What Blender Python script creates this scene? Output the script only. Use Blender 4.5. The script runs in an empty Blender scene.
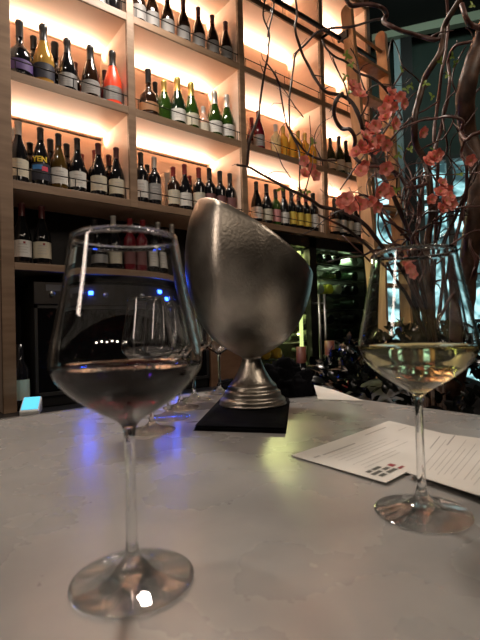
import bpy, bmesh, math, random
from mathutils import Vector, Matrix
random.seed(7)
SC = bpy.context.scene
COL = SC.collection
ZC = 1.25                      # camera height over the floor
CY, CP, CR, CF = 0.670822961, 0.0171029114, -0.0275244344, 440.82

# ------------------------------------------------------------------ camera
fw = Vector((math.sin(CY)*math.cos(CP), math.cos(CY)*math.cos(CP), math.sin(CP)))
rt0 = Vector((math.cos(CY), -math.sin(CY), 0)); up0 = rt0.cross(fw)
rt = rt0*math.cos(CR) + up0*math.sin(CR); up = -rt0*math.sin(CR) + up0*math.cos(CR)
cam = bpy.data.objects.new('camera', bpy.data.cameras.new('camera')); COL.objects.link(cam)
m = Matrix((rt, up, -fw)).transposed().to_4x4(); m.translation = (0, 0, ZC)
cam.matrix_world = m
cam.data.sensor_fit = 'HORIZONTAL'; cam.data.sensor_width = 36; cam.data.lens = CF/480*36
cam.data.clip_start = .02
cam.data.dof.use_dof = True; cam.data.dof.focus_distance = 1.25; cam.data.dof.aperture_fstop = 14
SC.camera = cam

def ray(px, py): return rt*((px-240)/CF) + up*((320-py)/CF) + fw
def onY(px, py, Y):            # point of the vertical plane at depth Y seen at a pixel
    q = ray(px, py); q = q*(Y/q.y); return Vector((q.x, q.y, q.z+ZC))
def onZ(px, py, z):            # point of the horizontal plane at height z (world)
    q = ray(px, py); q = q*((z-ZC)/q.z); return Vector((q.x, q.y, z))
def atD(px, py, d):            # point at forward distance d
    q = ray(px, py)*d; return Vector((q.x, q.y, q.z+ZC))

# ------------------------------------------------------------------ materials
def newmat(name):
    mt = bpy.data.materials.new(name); mt.use_nodes = True
    nt = mt.node_tree; return mt, nt, nt.nodes['Principled BSDF']
def pm(name, col, rough=.5, metal=0, **kw):
    mt, nt, b = newmat(name)
    b.inputs['Base Color'].default_value = (*col, 1)
    b.inputs['Roughness'].default_value = rough; b.inputs['Metallic'].default_value = metal
    for k, v in kw.items():
        b.inputs[k.replace('_', ' ')].default_value = v
    return mt
def noise_col(mt, c1, c2, scale=(1,1,1), nscale=6, detail=5, lo=.35, hi=.65, bump=0, bscale=None, distort=0):
    nt = mt.node_tree; b = nt.nodes['Principled BSDF']
    tc = nt.nodes.new('ShaderNodeTexCoord'); mp = nt.nodes.new('ShaderNodeMapping'); mp.inputs['Scale'].default_value = scale
    n = nt.nodes.new('ShaderNodeTexNoise'); n.inputs['Scale'].default_value = nscale; n.inputs['Detail'].default_value = detail
    n.inputs['Distortion'].default_value = distort
    r = nt.nodes.new('ShaderNodeValToRGB'); e = r.color_ramp.elements
    e[0].position = lo; e[0].color = (*c1, 1); e[1].position = hi; e[1].color = (*c2, 1)
    nt.links.new(tc.outputs['Object'], mp.inputs[0]); nt.links.new(mp.outputs[0], n.inputs['Vector'])
    nt.links.new(n.outputs['Fac'], r.inputs[0]); nt.links.new(r.outputs[0], b.inputs['Base Color'])
    if bump:
        n2 = nt.nodes.new('ShaderNodeTexNoise'); n2.inputs['Scale'].default_value = bscale or nscale*4; n2.inputs['Detail'].default_value = 4
        bp = nt.nodes.new('ShaderNodeBump'); bp.inputs['Strength'].default_value = bump; bp.inputs['Distance'].default_value = .002
        nt.links.new(tc.outputs['Object'], n2.inputs['Vector']); nt.links.new(n2.outputs['Fac'], bp.inputs['Height'])
        nt.links.new(bp.outputs[0], b.inputs['Normal'])
    return mt
def emit(name, col, s):
    mt, nt, b = newmat(name)
    b.inputs['Base Color'].default_value = (*col, 1); b.inputs['Emission Color'].default_value = (*col, 1)
    b.inputs['Emission Strength'].default_value = s; return mt

OAK = noise_col(pm('oak', (.5,.3,.18), .5), (.19,.115,.068), (.27,.175,.11), (1.2,1.2,9), 3.5, 6, bump=.15, bscale=60)  # shelving oak with the shade of its unlit fronts put into the colour
OAK_LIT = noise_col(pm('oak_lit_interior', (.6,.4,.3), .55), (.70,.52,.40), (.79,.60,.48), (1,1,5), 3, 4)  # same oak, colour lightened to carry the glow of the lit interiors
OAKH_SHADE = noise_col(pm('oak_board_shade', (.5,.3,.18), .5), (.19,.115,.068), (.27,.175,.11), (1.2,9,9), 3.5, 6, bump=.15, bscale=60)  # board-grain version, shade of the unlit fronts in its colour
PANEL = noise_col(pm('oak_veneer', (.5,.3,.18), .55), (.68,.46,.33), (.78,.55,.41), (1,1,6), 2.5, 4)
LADW = noise_col(pm('ladder_oak', (.5,.3,.18), .45), (.40,.225,.11), (.55,.34,.18), (3,3,.6), 9, 5)
BLACK = pm('black_metal', (.008,.008,.009), .35, .6)
MATTE = pm('matte_black', (.006,.006,.007), .6)
STEEL = pm('brushed_steel', (.55,.54,.52), .3, 1)
GREYM = pm('dark_grey_metal', (.10,.10,.10), .35, .8)
PAPER = noise_col(pm('menu_paper', (.72,.70,.66), .8), (.66,.64,.60), (.74,.72,.68), (1,1,1), 8, 3)
INK = pm('grey_ink', (.40,.385,.37), .9)
WALLM = noise_col(pm('dark_plaster', (.03,.025,.02), .9), (.022,.02,.018), (.04,.034,.03), (1,1,1), 3, 4)
CEILM = pm('black_ceiling', (.008,.008,.008), .9)
FLOORM = noise_col(pm('dark_floor', (.05,.04,.035), .4), (.035,.028,.024), (.06,.048,.04), (1,8,1), 3, 4)

# counter: honed grey-brown concrete
CNT, nt, b = newmat('honed_concrete')
tc = nt.nodes.new('ShaderNodeTexCoord')
n1 = nt.nodes.new('ShaderNodeTexNoise'); n1.inputs['Scale'].default_value = 7; n1.inputs['Detail'].default_value = 7; n1.inputs['Roughness'].default_value = .62; n1.inputs['Distortion'].default_value = .2
r1 = nt.nodes.new('ShaderNodeValToRGB'); e = r1.color_ramp.elements
e[0].position = .25; e[0].color = (.255,.250,.245,1); e[1].position = .75; e[1].color = (.35,.343,.335,1)
r2 = nt.nodes.new('ShaderNodeMapRange'); r2.inputs['From Min'].default_value = .3; r2.inputs['From Max'].default_value = .7; r2.inputs['To Min'].default_value = .24; r2.inputs['To Max'].default_value = .31
n2 = nt.nodes.new('ShaderNodeTexNoise'); n2.inputs['Scale'].default_value = 9; n2.inputs['Detail'].default_value = 5
bp = nt.nodes.new('ShaderNodeBump'); bp.inputs['Strength'].default_value = .015; bp.inputs['Distance'].default_value = .002
L = nt.links.new
L(tc.outputs['Object'], n1.inputs['Vector']); L(tc.outputs['Object'], n2.inputs['Vector']); L(n1.outputs['Fac'], r1.inputs[0]); L(r1.outputs[0], b.inputs['Base Color'])
L(n2.outputs['Fac'], r2.inputs['Value']); L(r2.outputs[0], b.inputs['Roughness']); L(n2.outputs['Fac'], bp.inputs['Height']); L(bp.outputs[0], b.inputs['Normal'])

def glassmat(name, col=(1,1,1), rough=0, ior=1.5):
    mt, nt, b = newmat(name)
    b.inputs['Base Color'].default_value = (*col, 1); b.inputs['Roughness'].default_value = rough
    b.inputs['Transmission Weight'].default_value = 1; b.inputs['IOR'].default_value = ior
    return mt
def thinglass(name, col=(1,1,1), blend=.35, rough=.02):
    mt, nt, b = newmat(name); nt.nodes.remove(b)
    out = nt.nodes['Material Output']
    t = nt.nodes.new('ShaderNodeBsdfTransparent'); t.inputs[0].default_value = (*col, 1)
    g = nt.nodes.new('ShaderNodeBsdfGlossy'); g.inputs['Roughness'].default_value = rough
    lw = nt.nodes.new('ShaderNodeLayerWeight'); lw.inputs['Blend'].default_value = blend
    mx = nt.nodes.new('ShaderNodeMixShader')
    nt.links.new(lw.outputs['Fresnel'], mx.inputs[0]); nt.links.new(t.outputs[0], mx.inputs[1]); nt.links.new(g.outputs[0], mx.inputs[2]); nt.links.new(mx.outputs[0], out.inputs[0])
    return mt
def mixglass(name, f):
    mt, nt, b = newmat(name); out = nt.nodes['Material Output']
    b.inputs['Base Color'].default_value = (.98,.985,.985,1); b.inputs['Roughness'].default_value = 0; b.inputs['Transmission Weight'].default_value = 1; b.inputs['IOR'].default_value = 1.5
    t = nt.nodes.new('ShaderNodeBsdfTransparent'); t.inputs[0].default_value = (.97,.98,.98,1)
    mx = nt.nodes.new('ShaderNodeMixShader'); mx.inputs[0].default_value = f
    nt.links.new(t.outputs[0], mx.inputs[1]); nt.links.new(b.outputs[0], mx.inputs[2]); nt.links.new(mx.outputs[0], out.inputs[0]); return mt
GLASS = glassmat('clear_glass', (.985,.99,.99)); FOOTG = mixglass('clear_foot_glass', .7)
THIN = thinglass('thin_clear_glass', (.97,.98,.98), .3)
PANE = thinglass('window_pane_glass', (.85,.9,.9), .12)
REDW = glassmat('red_wine', (.030,.001,.003), 0, 1.34)
WHITEW = glassmat('white_wine', (.93,.84,.45), 0, 1.34)

# ------------------------------------------------------------------ mesh helpers
def obj(name, bm, mat, parent=None, smooth=False, label=None):
    me = bpy.data.meshes.new(name); bm.to_mesh(me); bm.free()
    return obj_me(name, me, mat, parent, smooth, label)
def obj_me(name, me, mat, parent=None, smooth=False, label=None):
    if mat and not me.materials:
        for mm in (mat if isinstance(mat, (list, tuple)) else [mat]): me.materials.append(mm)
    if smooth:
        for p in me.polygons: p.use_smooth = True
    o = bpy.data.objects.new(name, me); COL.objects.link(o)
    if parent: o.parent = parent
    if label: o['label'] = label
    return o
def thing(name, label, cat, loc=(0,0,0), rz=0, group=None):
    o = bpy.data.objects.new(name, None); COL.objects.link(o); o.location = loc; o.rotation_euler = (0,0,rz)
    o.empty_display_size = .02
    return tag(o, label, cat, group)
def tag(o, label, cat, group=None, kind=None):
    o['label'] = label; o['category'] = cat
    if group: o['group'] = group
    if kind: o['kind'] = kind
    return o
def struct(name, bm, mat):
    o = obj(name, bm, mat); o['kind'] = 'structure'; return o
def box(bm, x0, x1, y0, y1, z0, z1, bev=0, M=None):
    vs = [bm.verts.new(Vector(p)) for p in ((x0,y0,z0),(x1,y0,z0),(x1,y1,z0),(x0,y1,z0),(x0,y0,z1),(x1,y0,z1),(x1,y1,z1),(x0,y1,z1))]
    if M is not None:
        for v in vs: v.co = M @ v.co
    fs = [bm.faces.new([vs[i] for i in f]) for f in ((3,2,1,0),(4,5,6,7),(0,1,5,4),(1,2,6,5),(2,3,7,6),(3,0,4,7))]
    if bev:
        ed = set(e for f in fs for e in f.edges)
        bmesh.ops.bevel(bm, geom=list(ed), offset=bev, segments=2, affect='EDGES', profile=.5)
    return bm
def B(*a, **k): return box(bmesh.new(), *a, **k)
def lathe(bm, prof, n=32, a0=0, a1=2*math.pi, cap=False, M=None):
    full = abs(a1-a0-2*math.pi) < 1e-6; cnt = n if full else n+1
    rings = []
    for r, z in prof:
        if r < 1e-6:
            v = bm.verts.new((0,0,z)); rings.append([v]*cnt)
        else:
            rings.append([bm.verts.new((r*math.cos(a0+(a1-a0)*i/n), r*math.sin(a0+(a1-a0)*i/n), z)) for i in range(cnt)])
    for A, C in zip(rings[:-1], rings[1:]):
        for i in range(n):
            j = (i+1) % cnt
            q = []
            for v in (A[i], A[j], C[j], C[i]):
                if v not in q: q.append(v)
            if len(q) >= 3: bm.faces.new(q)
    if M is not None:
        for r in rings:
            for v in set(r): v.co = M @ v.co
    return bm
def smoothprof(pts, k=4):
    out = []
    P = [Vector((p[0], p[1], 0)) for p in pts]
    for i in range(len(P)-1):
        p0 = P[max(i-1,0)]; p1 = P[i]; p2 = P[i+1]; p3 = P[min(i+2,len(P)-1)]
        for j in range(k):
            t = j/k
            q = .5*((2*p1)+(p2-p0)*t+(2*p0-5*p1+4*p2-p3)*t*t+(3*p1-p0-3*p2+p3)*t**3)
            out.append((max(q.x,0), q.y))
    out.append((P[-1].x, P[-1].y)); return out
def tube(bm, pts, radii, n=8):
    pts = [Vector(p) for p in pts]; prev = None; rings = []
    for i, p in enumerate(pts):
        d = (pts[min(i+1,len(pts)-1)]-pts[max(i-1,0)]).normalized()
        if prev is None:
            a = d.orthogonal().normalized()
        else:
            a = (prev - d*prev.dot(d)).normalized()
        prev = a; c = d.cross(a)
        r = radii[i] if isinstance(radii, (list, tuple)) else radii
        rings.append([bm.verts.new(p + (a*math.cos(2*math.pi*k/n)+c*math.sin(2*math.pi*k/n))*r) for k in range(n)])
    for A, C in zip(rings[:-1], rings[1:]):
        for k in range(n): bm.faces.new((A[k], A[(k+1)%n], C[(k+1)%n], C[k]))
    bm.faces.new(rings[0][::-1]); bm.faces.new(rings[-1]); return bm
def catmull(pts, k=5):
    P = [Vector(p) for p in pts]; out = []
    for i in range(len(P)-1):
        p0 = P[max(i-1,0)]; p1 = P[i]; p2 = P[i+1]; p3 = P[min(i+2,len(P)-1)]
        for j in range(k):
            t = j/k
            out.append(.5*((2*p1)+(p2-p0)*t+(2*p0-5*p1+4*p2-p3)*t*t+(3*p1-p0-3*p2+p3)*t**3))
    out.append(P[-1]); return out
def barbox(bm, a, b_, w, d, side):   # straight board from a to b: width w along 'side', depth d across
    a, b_ = Vector(a), Vector(b_); z = (b_-a).normalized(); x = (side - z*side.dot(z)).normalized(); y = z.cross(x)
    M = Matrix((x, y, z)).transposed().to_4x4(); M.translation = a
    return box(bm, -w/2, w/2, -d/2, d/2, 0, (b_-a).length, .002, M)

# ------------------------------------------------------------------ setting
D = 2.0
CEZ = ZC + 3.1
BARZ = ZC - .18
BACKZ = ZC - .325
struct('floor', B(-4, 9, -4, 9, -.05, 0), FLOORM)
struct('ceiling', B(-4, 9, -4, 9, CEZ, CEZ+.05), CEILM)
struct('wall_back', B(-4, 2.98, D+.37, D+.5, 0, CEZ), WALLM)
struct('wall_left', B(-4.1, -4, -4, D+.37, 0, CEZ), WALLM)
struct('wall_front', B(-4, 9, -4.1, -4, 0, CEZ), WALLM)

# window wall far to the right, beyond the end of the shelving
WC = Vector((5.2*math.sin(math.radians(60)), 5.2*math.cos(math.radians(60)), 0)); WA = math.radians(-57)
WM = Matrix.Translation(WC) @ Matrix.Rotation(WA, 4, 'Z')      # local x to the right, local y away
WMi = WM.inverted()
def onW(px, py, off=0):
    q = ray(px, py); o = WMi @ Vector((0,0,ZC)); d = WMi.to_3x3() @ q
    t = (off-o.y)/d.y; return o + d*t
def wbox(bm, x0, x1, y0, y1, z0, z1, bev=0): return box(bm, x0, x1, y0, y1, z0, z1, bev, WM)
FRAME = pm('dark_window_frame', (.02,.035,.035), .4)
TEAL = noise_col(pm('dark_green_cladding', (.03,.06,.05), .7), (.025,.05,.042), (.045,.08,.068), (1,1,1), 2, 3)
def wz(px, py): return onW(px, py).z
def wx(px, py): return onW(px, py).x
zt = wz(450, 158); zb = wz(450, 345)
xl, xr = wx(374, 250), wx(520, 250)
def wallright():
    bm = bmesh.new()
    wbox(bm, -6, xl, 0, .15, 0, CEZ); wbox(bm, xr, 6, 0, .15, 0, CEZ)
    wbox(bm, xl, xr, 0, .15, zt, CEZ); wbox(bm, xl, xr, 0, .15, 0, zb-.6)
    return bm
struct('wall_right', wallright(), TEAL)
xs = [xl, wx(398,250), wx(423,250), wx(452,250), wx(484,250), xr]
def wframe():
    bm = bmesh.new()
    for x in xs: wbox(bm, x-.03, x+.03, -.03, .1, zb-.6, zt)
    for z in (zb-.58, zb+.25, zt-.45, zt): wbox(bm, xl, xr, -.028, .09, z-.02, z+.02)
    return bm
wf = struct('window_1', wframe(), FRAME)
wp = bmesh.new(); wbox(wp, xl, xr, .03, .036, zb-.6, zt)
obj('pane', wp, PANE, wf)
# the lit shopfront across the street (its own lights)
SF, nt, b = newmat('lit_shopfront')
tc = nt.nodes.new('ShaderNodeTexCoord'); mp = nt.nodes.new('ShaderNodeMapping'); mp.inputs['Scale'].default_value = (1.1,1.1,1.6)
n = nt.nodes.new('ShaderNodeTexNoise'); n.inputs['Scale'].default_value = 2.4; n.inputs['Detail'].default_value = 3; n.inputs['Distortion'].default_value = .8
r = nt.nodes.new('ShaderNodeValToRGB'); e = r.color_ramp.elements
e[0].position = .40; e[0].color = (.03,.06,.065,1); e[1].position = .62; e[1].color = (.62,.92,.95,1)
x = e.new(.5); x.color = (.22,.42,.44,1)
L = nt.links.new
L(tc.outputs['Object'], mp.inputs[0]); L(mp.outputs[0], n.inputs['Vector']); L(n.outputs['Fac'], r.inputs[0]); L(r.outputs[0], b.inputs['Emission Color'])
b.inputs['Emission Strength'].default_value = 1.9; b.inputs['Base Color'].default_value = (.1,.1,.1,1)
bm = bmesh.new(); wbox(bm, xl-1.2, xr+1.2, 1.5, 1.6, 0, zt+.6)
sf = obj('shopfront', bm, SF); tag(sf, 'bluish lit shopfront across the street seen through the far window', 'shopfront')
# pale soffit beam, dark post and pale pillar
BEAMM = pm('pale_green_beam', (.42,.50,.38), .6)
a_ = onW(372, 38, -.25); c_ = onW(500, 12, -.25)
bm = bmesh.new()
A0 = WM @ a_; A1 = WM @ c_
barbox(bm, A0, A1, .08, .11, Vector((0,0,1)).cross(A1-A0))
tr = struct('trim_1', bm, BEAMM)
bm = bmesh.new(); p0 = onW(399, 90, -.2)
wbox(bm, p0.x-.04, p0.x+.035, -.22, -.15, 0, wz(398, 34)-.02)
struct('trim_2', bm, pm('pale_blue_pillar', (.33,.47,.52), .5))
bm = bmesh.new(); p0 = onW(407, 90, -.2)
wbox(bm, p0.x-.05, p0.x+.06, -.24, -.1, 0, CEZ)
struct('trim_3', bm, MATTE)

# ------------------------------------------------------------------ wine shelving
POSTS = [(.355,.405),(.927,.965),(1.635,1.675),(2.365,2.405),(2.925,2.965)]
ROWS = [('dark shelf',.296),('lower lit shelf',.640),('upper lit shelf',1.10),('top lit shelf',1.565),('highest',2.02),('over',2.48)]
BACK = D+.295
sh = thing('wine_shelving', 'tall lit oak wine shelving filling the wall behind the bar', 'shelving', (1.6, D+.15, 0))
def child(name, bm, mat, par, smooth=False, label=None):
    o = obj(name, bm, mat, par, smooth, label); o.matrix_parent_inverse = par.matrix_basis.inverted(); return o
for i, (x0, x1) in enumerate(POSTS):
    zb_ = {0: BACKZ+.001, 1: ZC+.604, 3: ZC+.604}.get(i, 0)
    child('post', B(x0, x1, D, D+.02, zb_, CEZ-.02, bev=.0015), OAK, sh, label='oak post front, shade painted in')
    child('divider', B(x0+.001, x1-.001, D+.02, D+.365, zb_, CEZ-.02), OAK_LIT, sh)
for nm, z in ROWS:
    Z = ZC+z
    for i in range(4):
        if nm == 'dark shelf' and i > 1: continue
        t = .03 if nm == 'dark shelf' else .036
        if nm == 'dark shelf':
            if i: continue
            child('shelf_board', B(POSTS[0][1], POSTS[2][0], D+.001, D+.365, Z-t, Z, bev=.001), OAKH_SHADE, sh)
            continue
        bd = child('shelf_board', B(POSTS[i][1], POSTS[i+1][0], D+.012, D+.365, Z-t, Z), OAK_LIT, sh)
        e_ = obj('shaded_edge', B(POSTS[i][1], POSTS[i+1][0], D+.001, D+.012, Z-t, Z, bev=.001), OAKH_SHADE, bd, label='oak front edge, shade painted in')  # strip holds the painted shade of the board's front
lz = [r[1] for r in ROWS]
for i in range(4):
    X0, X1 = POSTS[i][1], POSTS[i+1][0]
    for k in range(1, 5):
        z0, z1 = ZC+lz[k], ZC+lz[k+1]-.036
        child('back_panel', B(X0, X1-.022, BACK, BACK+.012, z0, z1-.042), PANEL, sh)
    if i < 2:
        if i == 0: child('back_panel', B(X0, POSTS[2][0], BACK, BACK+.012, BACKZ, ZC+.604), MATTE, sh, label='unlit dark back panel')
# guard rails
for i in range(4):
    X0, X1 = POSTS[i][1], POSTS[i+1][0]
    for k in range(1, 5):
        Z = ZC+lz[k]; bm = bmesh.new()
        tube(bm, [(X0, D+.012, Z+.055), (X1, D+.012, Z+.055)], .0028, 6)
        for q in range(3):
            xx = X0+.02+(X1-X0-.04)*q/2
            tube(bm, [(xx, D+.012, Z-.002), (xx, D+.012, Z+.055)], .002, 6)
        child('guard_rail', bm, BLACK, sh)
# side/low panels
child('side_panel', B(1.40, 1.635, D+.03, D+.06, BACKZ, ZC+.266), noise_col(pm('brown_panel', (.2,.1,.06), .5), (.16,.085,.05), (.22,.125,.075), (1,1,5), 4, 4), sh, label='brown timber panel beside the wine dispenser')
# LED light strips on top of the floating back panels
def area(name, loc, rot, sx, sy, power, col, spread=None):
    l = bpy.data.lights.new(name, 'AREA'); l.shape = 'RECTANGLE'; l.size = sx; l.size_y = sy; l.energy = power; l.color = col
    if spread: l.spread = spread
    o = bpy.data.objects.new(name, l); COL.objects.link(o); o.location = loc; o.rotation_euler = rot; return o
LEDC = (1.0, .73, .52)
for i in range(4):
    X0, X1 = POSTS[i][1], POSTS[i+1][0]; w = X1-X0
    for k in range(1, 5):
        zt_ = ZC+lz[k+1]-.036
        pw = 3.8*w/.7*(1 if i < 2 else 1.35)
        area('led_light', ((X0+X1)/2, BACK+.03, zt_-.037), (math.radians(180+62), 0, 0), w-.03, .03, pw, LEDC)
# ladder rail
z_r = onY(337, 37, 1.93).z
rail = thing('ladder_rail', 'long black ladder rail running along the front of the highest shelf', 'rail', (2.2, 1.93, z_r))
bm = bmesh.new(); tube(bm, [(.35,1.93,z_r), (2.95,1.93,z_r)], .016, 10)
child('rail_bar', bm, BLACK, rail, True)
for xx in (1.0, 1.655, 2.385, 2.93):
    bm = bmesh.new(); tube(bm, [(xx,1.93,z_r), (xx,D+.002,z_r)], .010, 8); child('bracket', bm, BLACK, rail, True)
# ladder
lad = thing('library_ladder', 'light oak rolling ladder leaning on the right end of the shelving', 'ladder', (2.7,1.6,0))
Lt, Lb = onY(347, 12, 1.885), onY(379.5, 343, 1.66)
Rt_, Rb = onY(381, 38, 1.885), onY(407, 335, 1.66)
def tofloor(a, b_): t = (a.z-.0)/(a.z-b_.z); return a+(b_-a)*t
Lf, Rf = tofloor(Lt, Lb), tofloor(Rt_, Rb)
side = Vector((1,0,0))
for a, c in ((Lt, Lf), (Rt_, Rf)):
    bm = bmesh.new(); barbox(bm, c, a, .032, .085, side)
    # rounded top end
    d = (a-c).normalized(); M = Matrix.Translation(a) @ Matrix.Rotation(math.pi/2, 4, 'Y')
    lathe(bm, [(0,-.016),(.0425,-.016),(.0425,.016),(0,.016)], 20, M=M)
    child('stile', bm, LADW, lad)
dl = (Lf-Lt); zl = abs(dl.z)
z0 = onY(351, 57, 1.85).z
bm = bmesh.new(); f0 = (Lt.z-(z0+.22))/zl
tube(bm, [Lt+dl*f0, Rt_+(Rf-Rt_)*f0], .012, 10); child('top_rung', bm, LADW, lad, True)
k = 0; z = z0
while z > .2:
    f = (Lt.z-z)/zl; a = Lt+dl*f; f2 = (Rt_.z-z)/abs(Rf.z-Rt_.z); c = Rt_+(Rf-Rt_)*f2
    child('tread', B(a.x+.014, c.x-.014, a.y-.045, a.y+.045, z-.012, z+.012, bev=.002), LADW, lad)
    z -= .265; k += 1
for a in (Lt,):
    bm = bmesh.new(); box(bm, a.x-.035, a.x-.018, a.y-.02, 1.95, z_r-.02, z_r+.035, .003); child('rail_hook', bm, BLACK, lad)

# ------------------------------------------------------------------ back counter + bar
bm = B(-2.5, 1.633, D-.16, D+.36, BACKZ-.04, BACKZ, bev=.003); bc = obj('back_counter', bm, pm('black_stone', (.012,.012,.013), .3)); tag(bc, 'low black back counter under the wine shelving', 'counter')
bm = B(-2.5, 1.633, D-.12, D+.36, 0, BACKZ-.04); o = obj('back_cabinet', bm, MATTE); tag(o, 'black base cabinet below the back counter', 'cabinet')
bar = thing('bar_counter', 'grey brown concrete bar counter with glossy mottled top', 'bar', (0,.4,0))
child('countertop', B(-2.2, .885, -.6, 1.045, BARZ-.05, BARZ, bev=.004), CNT, bar)
child('base', B(-2.1, .80, -.25, .98, 0, BARZ-.05), noise_col(pm('bar_front', (.08,.05,.035), .5), (.06,.04,.03), (.1,.065,.045), (1,1,6), 4, 3), bar)
child('edge_trim', B(-2.2, .885, 1.0455, 1.053, BARZ-.03, BARZ+.0015), STEEL, bar, label='thin steel edge strip')

# ------------------------------------------------------------------ wine dispenser under the shelves
FX0, FX1, FY = .486, 1.385, D+.035
fr = thing('wine_dispenser', 'black and steel wine dispenser cabinet standing on the back counter', 'wine dispenser', (.93, FY+.13, BACKZ))
child('body', B(FX0, FX1, FY+.012, FY+.25, BACKZ+.001, ZC+.225, bev=.004), MATTE, fr)
child('control_panel', B(FX0, FX1, FY, FY+.012, ZC+.125, ZC+.222, bev=.002), pm('panel_steel', (.10,.095,.09), .35, .9), fr, label='grey steel control panel')
bm = bmesh.new()
for x0, x1 in ((FX0, FX0+.012), (FX1-.012, FX1), (.92,.935)): box(bm, x0, x1, FY-.004, FY+.012, BACKZ+.06, ZC+.12)
box(bm, FX0, FX1, FY-.004, FY+.012, BACKZ+.05, BACKZ+.065); box(bm, FX0, FX1, FY-.004, FY+.012, ZC+.108, ZC+.12)
child('door_frame', bm, GREYM, fr)
child('door_glass', B(FX0+.012, FX1-.012, FY+.004, FY+.008, BACKZ+.065, ZC+.108), pm('black_glass', (.004,.004,.005), .05), fr)
SILV = pm('satin_silver', (.45,.44,.42), .3, 1)
for kx in (.56, .79, 1.0, 1.2):
    bm = bmesh.new(); lathe(bm, [(0,0),(.012,0),(.012,.012),(0,.012)], 16, M=Matrix.Translation((kx, FY, ZC+.172)) @ Matrix.Rotation(math.pi/2, 4, 'X')); child('knob', bm, SILV, fr, True)
child('display', B(.535, .655, FY-.003, FY+.001, ZC+.185, ZC+.212), pm('grey_display', (.16,.17,.19), .3), fr, label='pale grey display window')
BLUE = emit('blue_led', (.02,.09,1.0), 220)
for kx, kz in ((.708,.182),(1.12,.200),(1.17,.165)):
    child('blue_display', B(kx-.012, kx+.012, FY-.005, FY, ZC+kz-.008, ZC+kz+.008), BLUE, fr, label='bright blue light')
WDOT = emit('white_reflection_glow', (1,.85,.7), 5)
for q in range(5):  # glowing dots stand in for reflections in the black door glass
    child('reflection_dot', B(.735+q*.028, .743+q*.028, FY-.006, FY-.002, ZC-.055+.004*(q%2), ZC-.048+.004*(q%2)), WDOT, fr, label='painted white reflection on the door glass')

# card reader and green-white box left of it
p = onY(31, 405, D-.07)
cr = thing('card_reader', 'white card reader with bright cyan screen at the left end of the back counter', 'card reader', (p.x, p.y, BACKZ+.001), math.radians(-20)); cr.scale = (.72,.72,.72)
M = Matrix.Rotation(math.radians(22), 4, 'X')
bm = bmesh.new(); box(bm, -.05, .05, -.08, .08, .0, .03, .008); [setattr(v, 'co', v.co + Vector((0,0,max(0,(v.co.y+.08))*.35 if v.co.z > .015 else 0))) for v in bm.verts]
obj('body', bm, pm('white_plastic', (.62,.62,.60), .4), cr)
bm = bmesh.new(); box(bm, -.042, .042, -.07, .066, .031, .033); [setattr(v, 'co', v.co + Vector((0,0,(v.co.y+.08)*.35))) for v in bm.verts]
obj('screen', bm, emit('cyan_screen', (.10,.58,.80), .85), cr)
bx = thing('small_bottle', 'small dark bottle with pale green label behind the card reader', 'bottle', (p.x-.01, p.y+.125, BACKZ+.001))
bm = bmesh.new(); lathe(bm, [(0,0),(.034,0),(.034,.17),(.014,.21),(.013,.28),(0,.28)], 20); obj('glass_body', bm, pm('black_bottle', (.008,.008,.01), .1), bx, True)
bm = bmesh.new(); lathe(bm, [(.0346,.045),(.0346,.13)], 20); obj('paper_label', bm, pm('pale_green_paper', (.42,.52,.45), .7), bx, True)

# ------------------------------------------------------------------ wine bottles
PROF = {
 'burgundy': [(0,0),(.034,0),(.041,.006),(.0415,.02),(.0415,.125),(.040,.145),(.034,.172),(.024,.200),(.017,.222),(.0145,.24),(.014,.285),(.0155,.288),(.0155,.297),(.012,.30),(0,.30)],
 'bordeaux': [(0,0),(.033,0),(.038,.006),(.0385,.02),(.0385,.170),(.037,.185),(.030,.200),(.020,.212),(.0155,.225),(.0145,.24),(.0142,.285),(.0155,.288),(.0155,.297),(.012,.30),(0,.30)],
 'champagne': [(0,0),(.038,0),(.045,.006),(.0455,.02),(.0455,.115),(.043,.140),(.035,.170),(.025,.200),(.0185,.225),(.0165,.245),(.0165,.270),(.0185,.275),(.0185,.292),(.013,.30),(0,.30)],
 'squat': [(0,0),(.048,0),(.056,.008),(.057,.03),(.056,.10),(.050,.135),(.034,.16),(.020,.175),(.0165,.19),(.0160,.28),(.018,.285),(.018,.297),(.012,.30),(0,.30)],
}
LAB = {'burgundy': (.0419,.035,.115), 'bordeaux': (.0389,.04,.135), 'champagne': (.0459,.03,.10), 'squat': (.0575,.035,.085)}
CAP = {'burgundy': .235, 'bordeaux': .232, 'champagne': .215, 'squat': .215}
GL = {
 'black': pm('dark_bottle_glass', (.006,.006,.007), .07),
 'brown': pm('brown_bottle_glass', (.020,.009,.005), .08),
 'green': pm('green_bottle_glass', (.035,.085,.012), .07, 0, Transmission_Weight=.45),
 'darkgreen': pm('deep_green_bottle_glass', (.008,.018,.007), .07),
 'gold': pm('gold_bottle_glass', (.42,.24,.05), .12, .25),
 'orange': pm('orange_red_wrap', (.85,.06,.015), .35),
 'redb': pm('ruby_bottle_glass', (.12,.008,.015), .1),
 'yellow': pm('yellow_liqueur_glass', (.95,.52,.07), .1, 0, Transmission_Weight=.35),
 'pale': pm('pale_yellow_glass', (.85,.70,.38), .1, 0, Transmission_Weight=.4),
 'pink': pm('pink_bottle_glass', (.75,.45,.32), .12, 0, Transmission_Weight=.4),
 'amber': pm('amber_bottle_glass', (.055,.032,.008), .07),
}
FO = {
 'black': pm('black_foil', (.01,.01,.011), .3), 'gold': pm('gold_foil', (.50,.36,.10), .35, .7), 'silver': pm('silver_foil', (.50,.48,.45), .35, .7),
 'white': pm('white_foil', (.5,.48,.45), .4), 'red': pm('red_foil', (.22,.012,.015), .35), 'maroon': pm('maroon_foil', (.07,.010,.012), .35),
 'green': pm('green_foil', (.10,.17,.03), .35, .3),
}
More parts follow.
